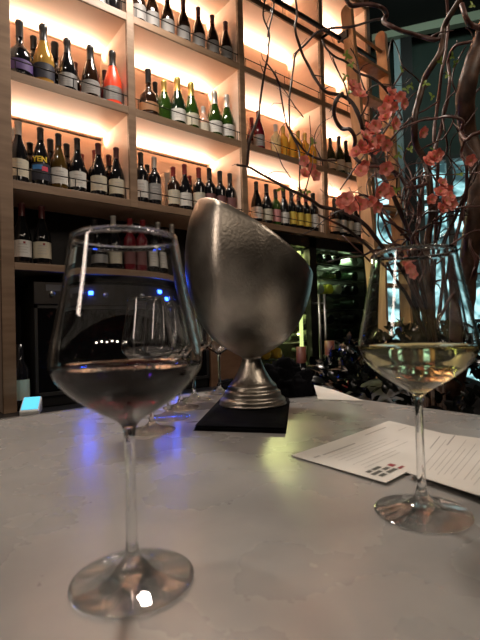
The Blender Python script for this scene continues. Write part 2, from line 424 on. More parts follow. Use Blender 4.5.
LB = {
 'cream': pm('cream_paper', (.50,.46,.36), .7), 'white': pm('white_paper', (.58,.57,.54), .7), 'grey': pm('grey_paper', (.24,.235,.23), .7),
 'silver': pm('silver_paper', (.30,.30,.30), .4, .5), 'purple': pm('purple_paper', (.07,.035,.16), .6), 'tan': pm('tan_paper', (.32,.16,.07), .7),
 'yellow': pm('yellow_paper', (.62,.47,.08), .7), 'pink': pm('pink_paper', (.50,.22,.22), .7), 'plum': pm('plum_paper', (.14,.055,.055), .7),
 'navy': pm('navy_paper', (.012,.013,.028), .6),
}
cache = {}
def mesh_of(key, fn, mat, smooth=True):
    if key not in cache:
        bm = fn(); me = bpy.data.meshes.new(key[0]); bm.to_mesh(me); bm.free(); me.materials.append(mat)
        if smooth:
            for p in me.polygons: p.use_smooth = True
        cache[key] = me
    return cache[key]
ADJ = {'black':'dark','brown':'brown','green':'green','darkgreen':'dark green','gold':'golden','orange':'orange red','redb':'ruby red','yellow':'bright yellow','pale':'pale yellow','pink':'pinkish','amber':'amber'}
ORD = ['first','second','third','fourth','fifth','sixth','seventh','eighth','ninth','tenth']
BAYN = ['left bay','second bay','third bay','far bay']
PEND = []
def bottle(px, py, row, bay, kind, g, foil, lab, back=0, hmin=.27, hmax=.36, dx=0):
    Y = D + (.075 if not back else .175)
    P = onY(px, py, Y); z = ZC+lz[row]
    h = min(max(P.z-z, hmin), hmax)
    # the base is found straight below the neck
    PEND.append([P.x+dx, Y, z, h, row, bay, kind, g, foil, lab, back])
# top lit shelf (row 3)
bottle(109, -22, 3, 0, 'champagne', 'black', 'black', 'silver'); bottle(120, -14, 3, 0, 'burgundy', 'black', 'black', None)
for px, py in ((138,-24),(151,-16),(167,-7),(183,0),(198,8),(212,15.7),(227,23)):
    bottle(px, py, 3, 1, 'burgundy', 'brown', 'maroon', 'grey')
# upper lit shelf (row 2)
bottle(15, 22, 2, 0, 'squat', 'black', 'black', 'purple'); bottle(37, 38, 2, 0, 'bordeaux', 'black', 'black', None, 1)
bottle(43, 25, 2, 0, 'champagne', 'gold', 'black', 'gold2' if 0 else 'navy'); bottle(58, 44, 2, 0, 'squat', 'black', 'black', None, 1)
bottle(67, 41, 2, 0, 'champagne', 'black', 'black', 'silver'); bottle(78, 64, 2, 0, 'burgundy', 'brown', 'maroon', None, 1, .22)
bottle(84.5, 57, 2, 0, 'burgundy', 'black', 'black', None, 1, .24); bottle(90, 46, 2, 0, 'champagne', 'brown', 'black', 'grey')
bottle(101, 69.6, 2, 0, 'burgundy', 'redb', 'maroon', None, 1, .22); bottle(112, 51.5, 2, 0, 'champagne', 'orange', 'black', 'silver')
bottle(149.5, 70, 2, 1, 'squat', 'brown', 'black', 'tan'); bottle(155, 82.6, 2, 1, 'burgundy', 'brown', 'black', None, 1, .24)
bottle(175, 90, 2, 1, 'champagne', 'green', 'gold', None, 0, .24); bottle(184.5, 80.5, 2, 1, 'champagne', 'darkgreen', 'gold', 'white')
bottle(197.5, 85.6, 2, 1, 'champagne', 'green', 'gold', 'cream'); bottle(207.7, 111, 2, 1, 'burgundy', 'pink', 'white', 'cream', 0, .17, .2)
bottle(217.5, 92.7, 2, 1, 'champagne', 'green', 'silver', 'white', 0, .25); bottle(229, 96, 2, 1, 'champagne', 'green', 'silver', 'white', 0, .25)
bottle(251.5, 119, 2, 2, 'burgundy', 'redb', 'red', 'grey', 1); bottle(258.5, 122.8, 2, 2, 'burgundy', 'redb', 'maroon', 'grey')
for px, py, g in ((275.6,131,'pale'),(283,126.6,'yellow'),(290.6,131,'yellow'),(298.5,131.6,'yellow'),(306,134,'yellow'),(313,139,'yellow')):
    bottle(px, py, 2, 2, 'bordeaux', g, 'white' if g == 'pale' else 'gold', None, 0, .22)
for px, py in ((330,138),(338.7,136.9),(345.4,141)):
    bottle(px, py, 2, 3, 'burgundy', 'darkgreen', 'black', 'cream', 0, .25)
# lower lit shelf (row 1)
bottle(10.3, 128, 1, 0, 'bordeaux', 'black', 'silver', 'white', 1); bottle(16.2, 121.4, 1, 0, 'burgundy', 'black', 'white', 'cream')
bottle(27.5, 143, 1, 0, 'bordeaux', 'black', 'black', 'cream', 1, .24); 
bottle(40.5, 128, 1, 0, 'burgundy', 'black', 'black', 'navy'); bottle(53, 140, 1, 0, 'burgundy', 'black', 'black', 'cream', 1, .25)
bottle(58, 134.4, 1, 0, 'burgundy', 'amber', 'black', 'white'); bottle(70.5, 145, 1, 0, 'bordeaux', 'black', 'black', None, 1, .25)
bottle(77, 139.8, 1, 0, 'burgundy', 'black', 'black', 'white'); bottle(86.7, 155.5, 1, 0, 'bordeaux', 'brown', 'red', None, 1, .22)
bottle(92.4, 150, 1, 0, 'bordeaux', 'brown', 'red', None, 1, .24); bottle(98, 144, 1, 0, 'burgundy', 'black', 'maroon', 'cream')
bottle(110.5, 155.5, 1, 0, 'bordeaux', 'black', 'maroon', None, 1, .24)
bottle(117, 150, 1, 0, 'burgundy', 'black', 'maroon', 'cream')
bottle(140.5, 152.8, 1, 1, 'bordeaux', 'black', 'black', 'white'); bottle(147, 165, 1, 1, 'bordeaux', 'black', 'black', None, 1, .24)
bottle(154, 158.8, 1, 1, 'bordeaux', 'black', 'silver', 'grey'); bottle(174.5, 170, 1, 1, 'bordeaux', 'brown', 'red', 'cream', 0, .24)
bottle(183, 165, 1, 1, 'burgundy', 'black', 'red', 'white'); bottle(189.5, 176, 1, 1, 'bordeaux', 'brown', 'red', None, 1, .22)
bottle(200, 169, 1, 1, 'bordeaux', 'black', 'red', 'cream')
for px, py in ((211.5,169),(222,171.8),(232.5,174.5)): bottle(px, py, 1, 1, 'bordeaux', 'black', 'black', 'plum')
bottle(256, 183.4, 1, 2, 'burgundy', 'black', 'black', 'white'); bottle(266.3, 186.6, 1, 2, 'burgundy', 'black', 'black', 'cream')
bottle(277.5, 193, 1, 2, 'bordeaux', 'green', 'black', 'pink', 0, .25); bottle(286, 190, 1, 2, 'burgundy', 'black', 'black', 'white')
bottle(293.4, 191.8, 1, 2, 'bordeaux', 'black', 'black', 'yellow', 0, .25); bottle(300, 193, 1, 2, 'bordeaux', 'black', 'maroon', 'yellow', 0, .25)
bottle(307.5, 194, 1, 2, 'bordeaux', 'black', 'red', 'yellow', 0, .25); bottle(315, 194, 1, 2, 'bordeaux', 'black', 'black', 'white', 0, .26)
for px, py, l_ in ((334,199,'cream'),(341,200,'white'),(348,201,'cream'),(355,203,'white')): bottle(px, py, 1, 3, 'bordeaux', 'black', 'black', l_, 0, .25)
# dark shelf (row 0)
bottle(21.5, 208, 0, 0, 'burgundy', 'black', 'maroon', 'white'); bottle(41.5, 210, 0, 0, 'burgundy', 'black', 'maroon', 'cream')
bottle(94, 217, 0, 0, 'squat', 'black', 'black', 'silver', 0, .2, .24); bottle(113, 216, 0, 0, 'burgundy', 'black', 'white', 'cream', 0, .2, .27)
bottle(130, 219, 0, 1, 'bordeaux', 'redb', 'red', 'plum', 0, .2, .27); bottle(142, 220, 0, 1, 'bordeaux', 'redb', 'red', 'plum', 0, .2, .27)
bottle(157.5, 221, 0, 1, 'bordeaux', 'black', 'silver', 'white', 0, .2, .27); bottle(165, 226, 0, 1, 'bordeaux', 'black', 'black', 'white', 1, .2, .27)
bottle(171.5, 223, 0, 1, 'bordeaux', 'black', 'silver', 'white', 0, .2, .27)
# spacing, naming, building
groups = {}
for b_ in PEND: groups.setdefault((b_[4], b_[5] if b_[4] else 0, b_[10]), []).append(b_)
for key, lst in groups.items():
    lst.sort(key=lambda q: q[0]); row, bay, back = key
    rgt = POSTS[bay+1][0] if row else POSTS[2][0]
    gap = lambda q: {'burgundy':.0425,'bordeaux':.0395,'champagne':.0465,'squat':.0585}[q[6]]*(q[3]/.3 if .85 < q[3]/.3 < 1.12 else (1.08 if q[3] > .3 else .86))
    for it in range(60):
        for a, c in zip(lst[:-1], lst[1:]):
            need = gap(a)+gap(c)-(c[0]-a[0])
            if need > 0: a[0] -= need/2; c[0] += need/2
        lst[0][0] = max(lst[0][0], POSTS[bay][1]+gap(lst[0])); lst[-1][0] = min(lst[-1][0], rgt-gap(lst[-1]))
    for i, (X, Y, z, h, _, _, kind, g, foil, lab, _) in enumerate(lst):
        nm = {0:'dark shelf',1:'lower lit shelf',2:'upper lit shelf',3:'top lit shelf'}[row]
        look = f"{ADJ[g]} bottle" + (f" with {lab if lab != 'navy' else 'black'} label" if lab else f" with {foil} top")
        pos = ORD[i] if len(lst)-1-i > i or len(lst) == 1 else ('last' if i == len(lst)-1 else ORD[i])
        pos = 'only one' if len(lst) == 1 else (pos + (' from left' if pos != 'last' else ''))
        label = f"{look}, {pos}, {'back' if back else 'front'} row, {BAYN[bay] + ', ' if row else ''}{nm}"
        if bay == 2 and row == 2 and g == 'redb': look = 'ruby red bottle with grey label'
        name = {'burgundy':'wine_bottle','bordeaux':'wine_bottle','champagne':'champagne_bottle','squat':'liqueur_bottle'}[kind]
        cat = 'wine bottle' if name == 'wine_bottle' else ('champagne bottle' if name == 'champagne_bottle' else 'liqueur bottle')
        s = h/.3; w = s if .85 < s < 1.12 else (1.08 if s > 1 else .86)
        if key == (0,0,0) and i < 2: w *= 1.0
        root = thing(name, label, cat, (X, Y, z+.0005), math.radians(random.uniform(-12,12)), f"bottles on the {nm} of the {BAYN[bay]}")
        root.scale = (w, w, s)
        def mk(nm_, me):
            o = bpy.data.objects.new(nm_, me); COL.objects.link(o); o.parent = root; return o
        mk('glass_body', mesh_of(('glass_body',kind,g), lambda: lathe(bmesh.new(), PROF[kind], 24), GL[g]))
        c0 = CAP[kind]
        def capf():
            pr = [(r_+.0008, z_) for r_, z_ in PROF[kind] if z_ > c0 and r_ > 0]
            import bisect
            pts = PROF[kind]
            for (r0,za),(r1_,zb_) in zip(pts[:-1], pts[1:]):
                if za <= c0 < zb_: rr = r0+(r1_-r0)*(c0-za)/(zb_-za)
            return lathe(bmesh.new(), [(rr+.0008,c0)]+pr+[(0,.3008)], 20)
        mk('foil_capsule', mesh_of(('foil_capsule',kind,foil), capf, FO[foil]))
        if lab:
            r_, za, zb_ = LAB[kind]
            me = mesh_of(('paper_label',kind,lab), lambda: lathe(bmesh.new(), [(r_,za),(r_,zb_)], 24, math.radians(-90-115), math.radians(-90+105)), LB[lab])
            lo = mk('paper_label', me)
            if lab in ('white','cream','grey','silver') and row != 3:     # fine printed lines and a seal
                def pl():
                    bm = bmesh.new()
                    for q, (zz, hw, th) in enumerate(((.72,26,.035),(.56,34,.02),(.42,22,.02),(.25,30,.02))):
                        zq = za+(zb_-za)*zz
                        lathe(bm, [(r_+.0003, zq), (r_+.0003, zq+th*(zb_-za)*1.6)], 8, math.radians(-110-hw), math.radians(-110+hw))
                    return bm
                o = bpy.data.objects.new('label_print', mesh_of(('label_print',kind), pl, INK)); COL.objects.link(o); o.parent = lo
        if lab == 'navy' and row == 1:
            # yellow lettering and a blue and pink band
            cu = bpy.data.curves.new('lettering', 'FONT'); cu.body = 'YEN'; cu.size = .036; cu.align_x = 'CENTER'; cu.extrude = .0; cu.offset = .0012
            to = bpy.data.objects.new('tmp', cu); COL.objects.link(to); bpy.context.view_layer.update()
            me = bpy.data.meshes.new_from_object(to.evaluated_get(bpy.context.evaluated_depsgraph_get())); bpy.data.objects.remove(to)
            for v in me.vertices:
                a = math.radians(-112) + v.co.x/.042; zz = v.co.y+.122; v.co = (.0432*math.cos(a), .0432*math.sin(a), zz-.0)
            me.materials.clear(); me.materials.append(pm('yellow_ink', (.75,.55,.03), .6))
            o = bpy.data.objects.new('lettering', me); COL.objects.link(o); o.parent = lo
            for zz, a0, a1, cc, nn in ((.085,-165,-95,(.04,.20,.5),'blue_band'),(.078,-100,-60,(.6,.05,.10),'pink_band')):
                bm = lathe(bmesh.new(), [(.0424,zz),(.0424,zz+.022)], 12, math.radians(a0), math.radians(a1))
                o = obj(nn, bm, pm(nn, cc, .6), lo)
        if key == (0,0,0) and i < 2:
            for_seal = mesh_of(('red_seal',), lambda: lathe(bmesh.new(), [(.0423,.098),(.0423,.108)], 4, math.radians(-108), math.radians(-94)), FO['red'])
            o = bpy.data.objects.new('red_seal', for_seal); COL.objects.link(o); o.parent = lo
# white carton on the lower lit shelf
p = onY(164.5, 173, D+.20)
o = thing('carton', 'tall narrow white carton standing between bottles on the lower lit shelf', 'carton', (p.x, D+.20, ZC+.6405))
obj('box', B(-.016,.016,-.03,.03,0,.21, bev=.001), pm('white_carton', (.80,.74,.66), .6), o); obj('lid', B(-.0165,.0165,-.0305,.0305,.21,.24, bev=.001), pm('white_lid', (.78,.70,.60), .6), o)

# ------------------------------------------------------------------ glass wine cabinet (right, under the shelves)
CX0, CX1, CYF = 1.68, 2.92, D+.02
CT = ZC+.598
wc = thing('wine_cabinet', 'black framed glass door wine cabinet glowing below the right shelves', 'wine cabinet', (2.3, D+.3, 0))
bm = bmesh.new()
box(bm, CX0, CX0+.05, CYF, CYF+.05, 0, CT); box(bm, 2.215, 2.285, CYF, CYF+.05, 0, CT); box(bm, CX1-.04, CX1, CYF, CYF+.05, 0, CT)
box(bm, CX0, CX1, CYF, CYF+.05, CT-.07, CT-.001); box(bm, CX0, CX1, CYF, CYF+.05, 0, .1)
child('frame', bm, BLACK, wc)
child('door_glass', B(CX0+.05, 2.215, CYF+.02, CYF+.024, .1, CT-.07), PANE, wc)
child('door_glass', B(2.285, CX1-.04, CYF+.02, CYF+.024, .1, CT-.07), PANE, wc)
bm = bmesh.new(); box(bm, CX0, CX1, D+.335, D+.345, 0, CT-.005); box(bm, CX0, CX0+.01, CYF+.05, D+.335, 0, CT-.005); box(bm, CX1-.01, CX1, CYF+.05, D+.335, 0, CT-.005)
child('carcass', bm, pm('cabinet_interior', (.05,.05,.035), .4), wc)
for hx in (2.245, 2.30):
    bm = bmesh.new(); tube(bm, [(hx,CYF-.045,ZC+.21),(hx,CYF-.045,ZC-.40)], .009, 10)
    tube(bm, [(hx,CYF-.045,ZC+.15),(hx,CYF+.001,ZC+.15)], .006, 8); tube(bm, [(hx,CYF-.045,ZC-.34),(hx,CYF+.001,ZC-.34)], .006, 8)
    child('handle', bm, STEEL, wc, True)
WLED = emit('warm_green_light_strip', (.80,.85,.30), 1.3)
child('light_strip', B(2.165, 2.19, CYF+.055, CYF+.065, ZC-.6, CT-.09), WLED, wc, label='yellow green vertical light strip')
WSP = emit('spot_lamp', (1,.9,.45), 14)
racks = [.44,.33,.22,.11,.0,-.11,-.22,-.33]
for k, z in enumerate(racks):
    bm = bmesh.new()
    for X0, X1 in ((CX0+.012, 2.20), (2.26, CX1-.012)):
        for q in range(5): tube(bm, [(X0,CYF+.08+q*.055,ZC+z),(X1,CYF+.08+q*.055,ZC+z)], .003, 5)
        tube(bm, [(X0,CYF+.07,ZC+z),(X1,CYF+.07,ZC+z)], .004, 5)
    child('rack', bm, STEEL if k % 2 else GREYM, wc)
    bm = bmesh.new()
    box(bm, 2.145, 2.155, CYF+.06, CYF+.066, ZC+z+.05, ZC+z+.06)
    if k in (1,3,4,5,6,7): child('lamp', bm, WSP, wc, label='small warm lamp')
cols = {'g': GL['darkgreen'], 'k': GL['black'], 'y': pm('yellow_capsule_glass', (.60,.58,.03), .3), 'p': pm('pale_glass', (.30,.36,.26), .15), 'o': pm('orange_glass', (.6,.3,.03), .2)}
n_l = 0
for k, z in enumerate(racks):
    for side_, xs0 in (('left', [1.79,1.89,1.99,2.08]), ('right', [2.335,2.43,2.53,2.63,2.73,2.83])):
        for j, X in enumerate(xs0):
            if side_ == 'left' and k < 1 : continue
            if random.random() < .22 and j: continue
            ck = 'p' if (side_ == 'right' and j == 0) else random.choice('ggkkp')
            if side_ == 'right' and k == 2 and j == 2: ck = 'y'
            if side_ == 'left' and k in (6,7): ck = random.choice('yopp')
            n_l += 1
            lab = f"{'yellow' if ck=='y' else 'pale' if ck=='p' else 'orange' if ck=='o' else 'dark'} bottle lying in the cabinet's {side_} door side, rack {ORD[k]} from top, {ORD[j]} place"
            rot = thing('lying_wine_bottle', lab, 'wine bottle', (X, CYF+.09, ZC+z+.0445), 0, 'bottles lying in the wine cabinet')
            rot.rotation_euler = (math.radians(-90), 0, 0)
            rot.scale = (.95,.95,.72)
            o = bpy.data.objects.new('glass_body', mesh_of(('glass_body','bordeaux','cab'+ck), lambda: lathe(bmesh.new(), PROF['bordeaux'], 20), cols[ck])); COL.objects.link(o); o.parent = rot
# cabinet interior light
area('cabinet_light', (1.95, CYF+.18, CT-.08), (0,0,0), .45, .1, 10, (1,.92,.35))
area('cabinet_light', (2.6, CYF+.18, CT-.08), (0,0,0), .5, .1, 3.5, (.75,.95,.6))
# bottles standing in front of the cabinet on a low ledge beyond the bar
ledge = obj('service_ledge', B(1.35, 2.33, 1.45, D-.17, 0, ZC-.52, bev=.004), MATTE); tag(ledge, 'low black service ledge in front of the glass wine cabinet', 'ledge')
for (px, pt, w_, cap, lb, lab) in ((301,347,.042,'brownc','red','dark bottle with red label, brown cap, left of the cabinet handles'),(329.5,341,.045,'brownc','plum','dark bottle with brown red top right of the cabinet handles'),(341,358,.045,'blackc','redl','dark bottle with large red label in front of the cabinet'),(350,352,.036,'greyc','grey','dark bottle with grey label, rightmost in front of the cabinet')):
    P_ = onY(px, pt, 1.72); h = P_.z-(ZC-.52)
    t = thing('standing_wine_bottle', lab, 'wine bottle', (P_.x, 1.72, ZC-.5195), 0, 'bottles in front of the wine cabinet')
    bm = bmesh.new(); lathe(bm, [(0,0),(w_*.9,0),(w_,.006),(w_,h*.62),(w_*.8,h*.70),(w_*.62,h*.75),(w_*.6,h-.004),(0,h)], 24); obj('glass_body', bm, GL['black'], t, True)
    bm = bmesh.new(); lathe(bm, [(w_*1.02,h*.22),(w_*1.02,h*.58)], 24); obj('paper_label', bm, pm('label_'+lb, {'red':(.35,.015,.02),'plum':(.07,.03,.02),'redl':(.30,.012,.018),'grey':(.12,.12,.12)}[lb], .6), t, True)
    bm = bmesh.new(); lathe(bm, [(w_*.66,h*.78),(w_*.66,h+.001),(0,h+.001)], 24); obj('cap', bm, pm('cap_'+cap, {'brownc':(.16,.05,.03),'blackc':(.02,.02,.02),'greyc':(.2,.19,.18)}[cap], .5), t, True)

# ------------------------------------------------------------------ stemware
OUT = [(0,0),(.040,0),(.0432,.0012),(.0430,.0026),(.036,.0042),(.024,.0068),(.013,.0105),(.0075,.0155),(.005,.022),(.0040,.032),(.0037,.06),(.0037,.095),(.0042,.106),(.0065,.1125),(.013,.1175),(.025,.1245),(.038,.134),(.0475,.1435),(.0520,.151),(.0534,.158),(.0525,.167),(.0495,.182),(.0455,.202),(.0415,.223),(.0375,.2475)]
def shell(k, n):
    o = smoothprof(OUT[:2],1)[:-1] + smoothprof(OUT[1:], k)
    th = .0011
    i0 = next(i for i, (r_, z_) in enumerate(o) if z_ >= .1155)
    inner = []
    for r_, z_ in o[i0:]:
        t = th if z_ > .14 else th*1.6
        f = max(0, min(1, (z_-.1155)/.03))
        inner.append((max(r_-t*(1 if z_ > .135 else .9), .0), z_+ (t*1.1*(1-f))))
    top = (o[-1][0]-th/2, o[-1][1]+.0004)
    return o, [top]+inner[::-1]+[(0, .1165)]
o_, i_ = shell(4, 64)
def bowl_bm(n=72):
    bm = lathe(bmesh.new(), o_+i_, n); bmesh.ops.recalc_face_normals(bm, faces=bm.faces); return bm
def wine_bm(level, n=72):
    pr = [(max(r_+.0006,0), z_-.0001) for r_, z_ in i_[1:] if z_ <= level]
    pr = [p_ for p_ in pr if p_[1] > .1172][::1]
    top_r = pr[0][0]
    prof = [(0,level),(top_r-.002,level),(top_r+.0002,level+.0008)] + pr + [(0,.1164)]
    bm = lathe(bmesh.new(), prof, n); bmesh.ops.recalc_face_normals(bm, faces=bm.faces); return bm
GMESH = None
def wineglass(name, x, y, label, cat, mat, wine=None, level=.155, rz=0, s=1, group=None):
    global GMESH
    t = thing(name, label, cat, (x, y, BARZ+.0003), rz, group)
    t.scale = (s,s,s)
    if GMESH is None:
        bm = bowl_bm(); GMESH = bpy.data.meshes.new('glass_bowl'); bm.to_mesh(GMESH); bm.free()
        for p_ in GMESH.polygons:
            p_.use_smooth = True
            if p_.center.z < .0075 and math.hypot(p_.center.x, p_.center.y) > .017: p_.material_index = 1
    me = GMESH if mat is GLASS else GMESH.copy()
    if not me.materials: me.materials.append(mat); me.materials.append(FOOTG)
    o = bpy.data.objects.new('glass_body', me); COL.objects.link(o); o.parent = t
    if wine: obj('wine', wine_bm(level), wine, t, True)
    return t
gl1 = onZ(133, 581, BARZ); gl2 = onZ(422.5, 513.5, BARZ)
wineglass('red_wine_glass', gl1.x, gl1.y, 'tall stemmed glass of red wine at the front left of the bar', 'wine glass', GLASS, REDW, .1545)
wineglass('white_wine_glass', gl2.x, gl2.y, 'tall stemmed glass of white wine in front of the menu', 'wine glass', GLASS, WHITEW, .158)
THINM = THIN
rowg = [((152,431),'nearest empty stemmed glass in the row behind the red wine'),((169,418),'second nearest empty glass in the row beside the metal bucket'),((180,409),'middle empty glass in the row beside the metal bucket'),((193,401),'second farthest empty glass in the row beside the metal bucket'),((206,394),'farthest empty glass of the row, left of the bucket stem')]
prev = None
for (px, py), lb in rowg:
    P_ = onZ(px, py, BARZ)
    if prev is not None and (P_-prev).length < .109: P_ = prev + (P_-prev).normalized()*.109
    prev = P_
    if P_.y > .995: P_.y = .995; P_.x = prev0.x+.112
    prev0 = P_.copy(); prev = P_
    wineglass('empty_wine_glass', P_.x, P_.y, lb, 'wine glass', GLASS, None, s=.96, group='empty glasses in a row')

# ------------------------------------------------------------------ metal bucket on a folded napkin
BK = onZ(253, 409.5, BARZ)
prof = smoothprof([(.0,.0),(.067,0),(.071,.006),(.070,.013),(.063,.018),(.061,.028),(.055,.033),(.052,.042),(.044,.050),(.034,.066),(.026,.082),(.0215,.095),(.0225,.103),(.038,.112),(.060,.125),(.080,.14),(.0985,.163),(.117,.196),(.130,.232),(.1375,.27),(.1400,.305),(.1385,.34),(.134,.375),(.126,.408),(.112,.44),(.096,.463),(.080,.48)], 4)
lower = [p_ for p_ in prof if p_[1] <= .25]
upz = [p_ for p_ in prof if p_[1] >= .20]
def rz_(z):
    for (r0,za),(r1,zb) in zip(prof[1:-1], prof[2:]):
        if za <= z <= zb: return r0+(r1-r0)*(z-za)/max(zb-za,1e-9)
    return prof[-1][0]
def bucket_bm():
    bm = bmesh.new(); n = 96
    R = Vector((rt.x, rt.y, 0)).normalized(); F = -Vector((fw.x, fw.y, 0)).normalized()   # right, toward the bar stools
    def zrim(c, s):
        lo, hi = .24, .4795
        for _ in range(30):
            mid = (lo+hi)/2
            if mid - (.366 + rz_(mid)*(-.68*c + .10*s)) < 0: lo = mid
            else: hi = mid
        return lo
    def pt(c, s, z, off=0):
        r = rz_(z)-off
        ph = math.atan2(s, c)
        u = (z-.12)/.36
        d1 = math.atan2(math.sin(ph-math.radians(118)), math.cos(ph-math.radians(118)))
        ridge = .004*math.exp(-(d1/.14)**2)*max(0,min(1,u*1.6)) - .005*math.exp(-((d1+.42)/.26)**2)*max(0,min(1,u*1.3)) - .004*math.exp(-((d1-.45)/.25)**2)*max(0,min(1,u*1.2))
        if z < .12: ridge = 0
        r += ridge
        return R*(r*c) + F*(r*s) + Vector((0,0,z))
    rings = []
    base = [p_ for p_ in prof if p_[1] <= .115]
    K = 26
    cs = [(math.cos(2*math.pi*i/n), math.sin(2*math.pi*i/n)) for i in range(n)]
    rim = [zrim(c, s) for c, s in cs]
    for r_, z_ in base[1:]:
        rings.append([bm.verts.new(pt(c, s, z_) if z_ > .001 else R*(r_*c)+F*(r_*s)+Vector((0,0,z_))) for c, s in cs])
    z0 = base[-1][1]
    for k in range(1, K+1): rings.append([bm.verts.new(pt(c, s, z0+(rim[i]-z0)*k/K)) for i, (c, s) in enumerate(cs)])
    rings.append([bm.verts.new(pt(c, s, rim[i]+.002, .003)) for i, (c, s) in enumerate(cs)])
    for k in range(K, 0, -1):
        zz = lambda i: max(z0+(rim[i]-z0)*k/K, .13)
        rings.append([bm.verts.new(pt(c, s, zz(i), .006)) for i, (c, s) in enumerate(cs)])
    for A, C in zip(rings[:-1], rings[1:]):
        for k in range(n): bm.faces.new((A[k], A[(k+1)%n], C[(k+1)%n], C[k]))
    bm.faces.new(rings[0][::-1]); bm.faces.new(rings[-1])
    bmesh.ops.recalc_face_normals(bm, faces=bm.faces)
    return bm
CAST, nt, b = newmat('cast_aluminium')
b.inputs['Metallic'].default_value = 1
tc = nt.nodes.new('ShaderNodeTexCoord'); n1 = nt.nodes.new('ShaderNodeTexNoise'); n1.inputs['Scale'].default_value = 190; n1.inputs['Detail'].default_value = 3
n2 = nt.nodes.new('ShaderNodeTexNoise'); n2.inputs['Scale'].default_value = 14; n2.inputs['Detail'].default_value = 5
r = nt.nodes.new('ShaderNodeValToRGB'); e = r.color_ramp.elements; e[0].position = .35; e[0].color = (.32,.29,.25,1); e[1].position = .68; e[1].color = (.54,.50,.44,1)
mr = nt.nodes.new('ShaderNodeMapRange'); mr.inputs['To Min'].default_value = .27; mr.inputs['To Max'].default_value = .42
bp = nt.nodes.new('ShaderNodeBump'); bp.inputs['Strength'].default_value = .5; bp.inputs['Distance'].default_value = .0013
L = nt.links.new
L(tc.outputs['Object'], n1.inputs['Vector']); L(tc.outputs['Object'], n2.inputs['Vector']); L(n2.outputs['Fac'], r.inputs[0]); L(r.outputs[0], b.inputs['Base Color'])
L(n2.outputs['Fac'], mr.inputs['Value']); L(mr.outputs[0], b.inputs['Roughness']); L(n1.outputs['Fac'], bp.inputs['Height']); L(bp.outputs[0], b.inputs['Normal'])
bk = obj('champagne_bucket', bucket_bm(), CAST, smooth=True); bk.location = (BK.x, BK.y, BARZ+.0125)
tag(bk, 'large tulip shaped cast metal bucket with slanted rim on black napkin', 'bucket')
CLOTH = noise_col(pm('black_cloth', (.006,.006,.008), 1, 0, Specular_IOR_Level=.08), (.003,.003,.004), (.007,.007,.009), (1,1,1), 20, 3, bump=.3, bscale=300)
# folded napkin: three stacked layers with soft edges
q0, q1, q2, q3 = [onZ(*p_, BARZ) for p_ in ((193,431),(286,434),(290,401),(228,393))]
bm = bmesh.new()
for k in range(3):
    G = 14; vs = {}
    for i in range(G+1):
        for j in range(G+1):
            u, v = i/G, j/G
            p_ = (q0*(1-u)+q1*u)*(1-v)+(q3*(1-u)+q2*u)*v
            c_ = (q0+q1+q2+q3)/4; p_ = c_+(p_-c_)*(1-.015*k)
            ed = min(u,1-u,v,1-v)
            wob = .0008*math.sin(9*u+4*v+k*2)+.0006*math.sin(17*v+k)
            for s_ in (0,1):
                z_ = BARZ + .0004 + k*.0038 + (.0034*min(1,ed*14+.25) if s_ else 0) + (wob*min(1,ed*8) if s_ and k == 2 else 0)
                if k < 2 and ed < .02 and s_: z_ -= .0006
                vs[i,j,s_] = bm.verts.new((p_.x, p_.y, z_))
    for i in range(G):
        for j in range(G):
            bm.faces.new((vs[i,j,1],vs[i+1,j,1],vs[i+1,j+1,1],vs[i,j+1,1])); bm.faces.new((vs[i,j,0],vs[i,j+1,0],vs[i+1,j+1,0],vs[i+1,j,0]))
    for i in range(G):
        bm.faces.new((vs[i,0,0],vs[i+1,0,0],vs[i+1,0,1],vs[i,0,1])); bm.faces.new((vs[i+1,G,0],vs[i,G,0],vs[i,G,1],vs[i+1,G,1]))
        bm.faces.new((vs[0,i+1,0],vs[0,i,0],vs[0,i,1],vs[0,i+1,1])); bm.faces.new((vs[G,i,0],vs[G,i+1,0],vs[G,i+1,1],vs[G,i,1]))
o = obj('folded_napkin', bm, CLOTH); tag(o, 'flat folded black cloth napkin under the metal bucket', 'napkin')
# crumpled cloth
from mathutils import noise as mn
def crumple(name, cpx, cpy, rx, ry, h, label, seed):
    c_ = onZ(cpx, cpy, BARZ); bm = bmesh.new(); bmesh.ops.create_icosphere(bm, subdivisions=5, radius=1)
    R = Vector((rt.x, rt.y, 0)).normalized(); F = Vector((fw.x, fw.y, 0)).normalized()
    for v in bm.verts:
        d = v.co.copy()
        r_ = 1 + .35*mn.noise(d*1.3+Vector((seed,0,0))) + .22*abs(mn.noise(d*3.1+Vector((seed,2,0)))) - .18*abs(mn.noise(d*5+Vector((seed,5,0))))+ .10*math.sin(14*mn.noise(d*1.6+Vector((0,seed,0))))
        q = R*(d.x*rx*r_) + F*(d.y*ry*r_)
        v.co = Vector((q.x, q.y, max(d.z, -.02)*h*r_ + .0015 if d.z > -.02 else .0006))
    o = obj(name, bm, CLOTH, smooth=True); o.location = (c_.x, c_.y, BARZ); return tag(o, label, 'napkin')
crumple('crumpled_napkin', 281, 395.0, .085, .05, .085, 'large crumpled black cloth heaped behind the metal bucket', 3.1)
crumple('crumpled_napkin', 231, 389.5, .045, .03, .025, 'small crumpled black cloth at the bar edge left of the bucket stem', 8.4)

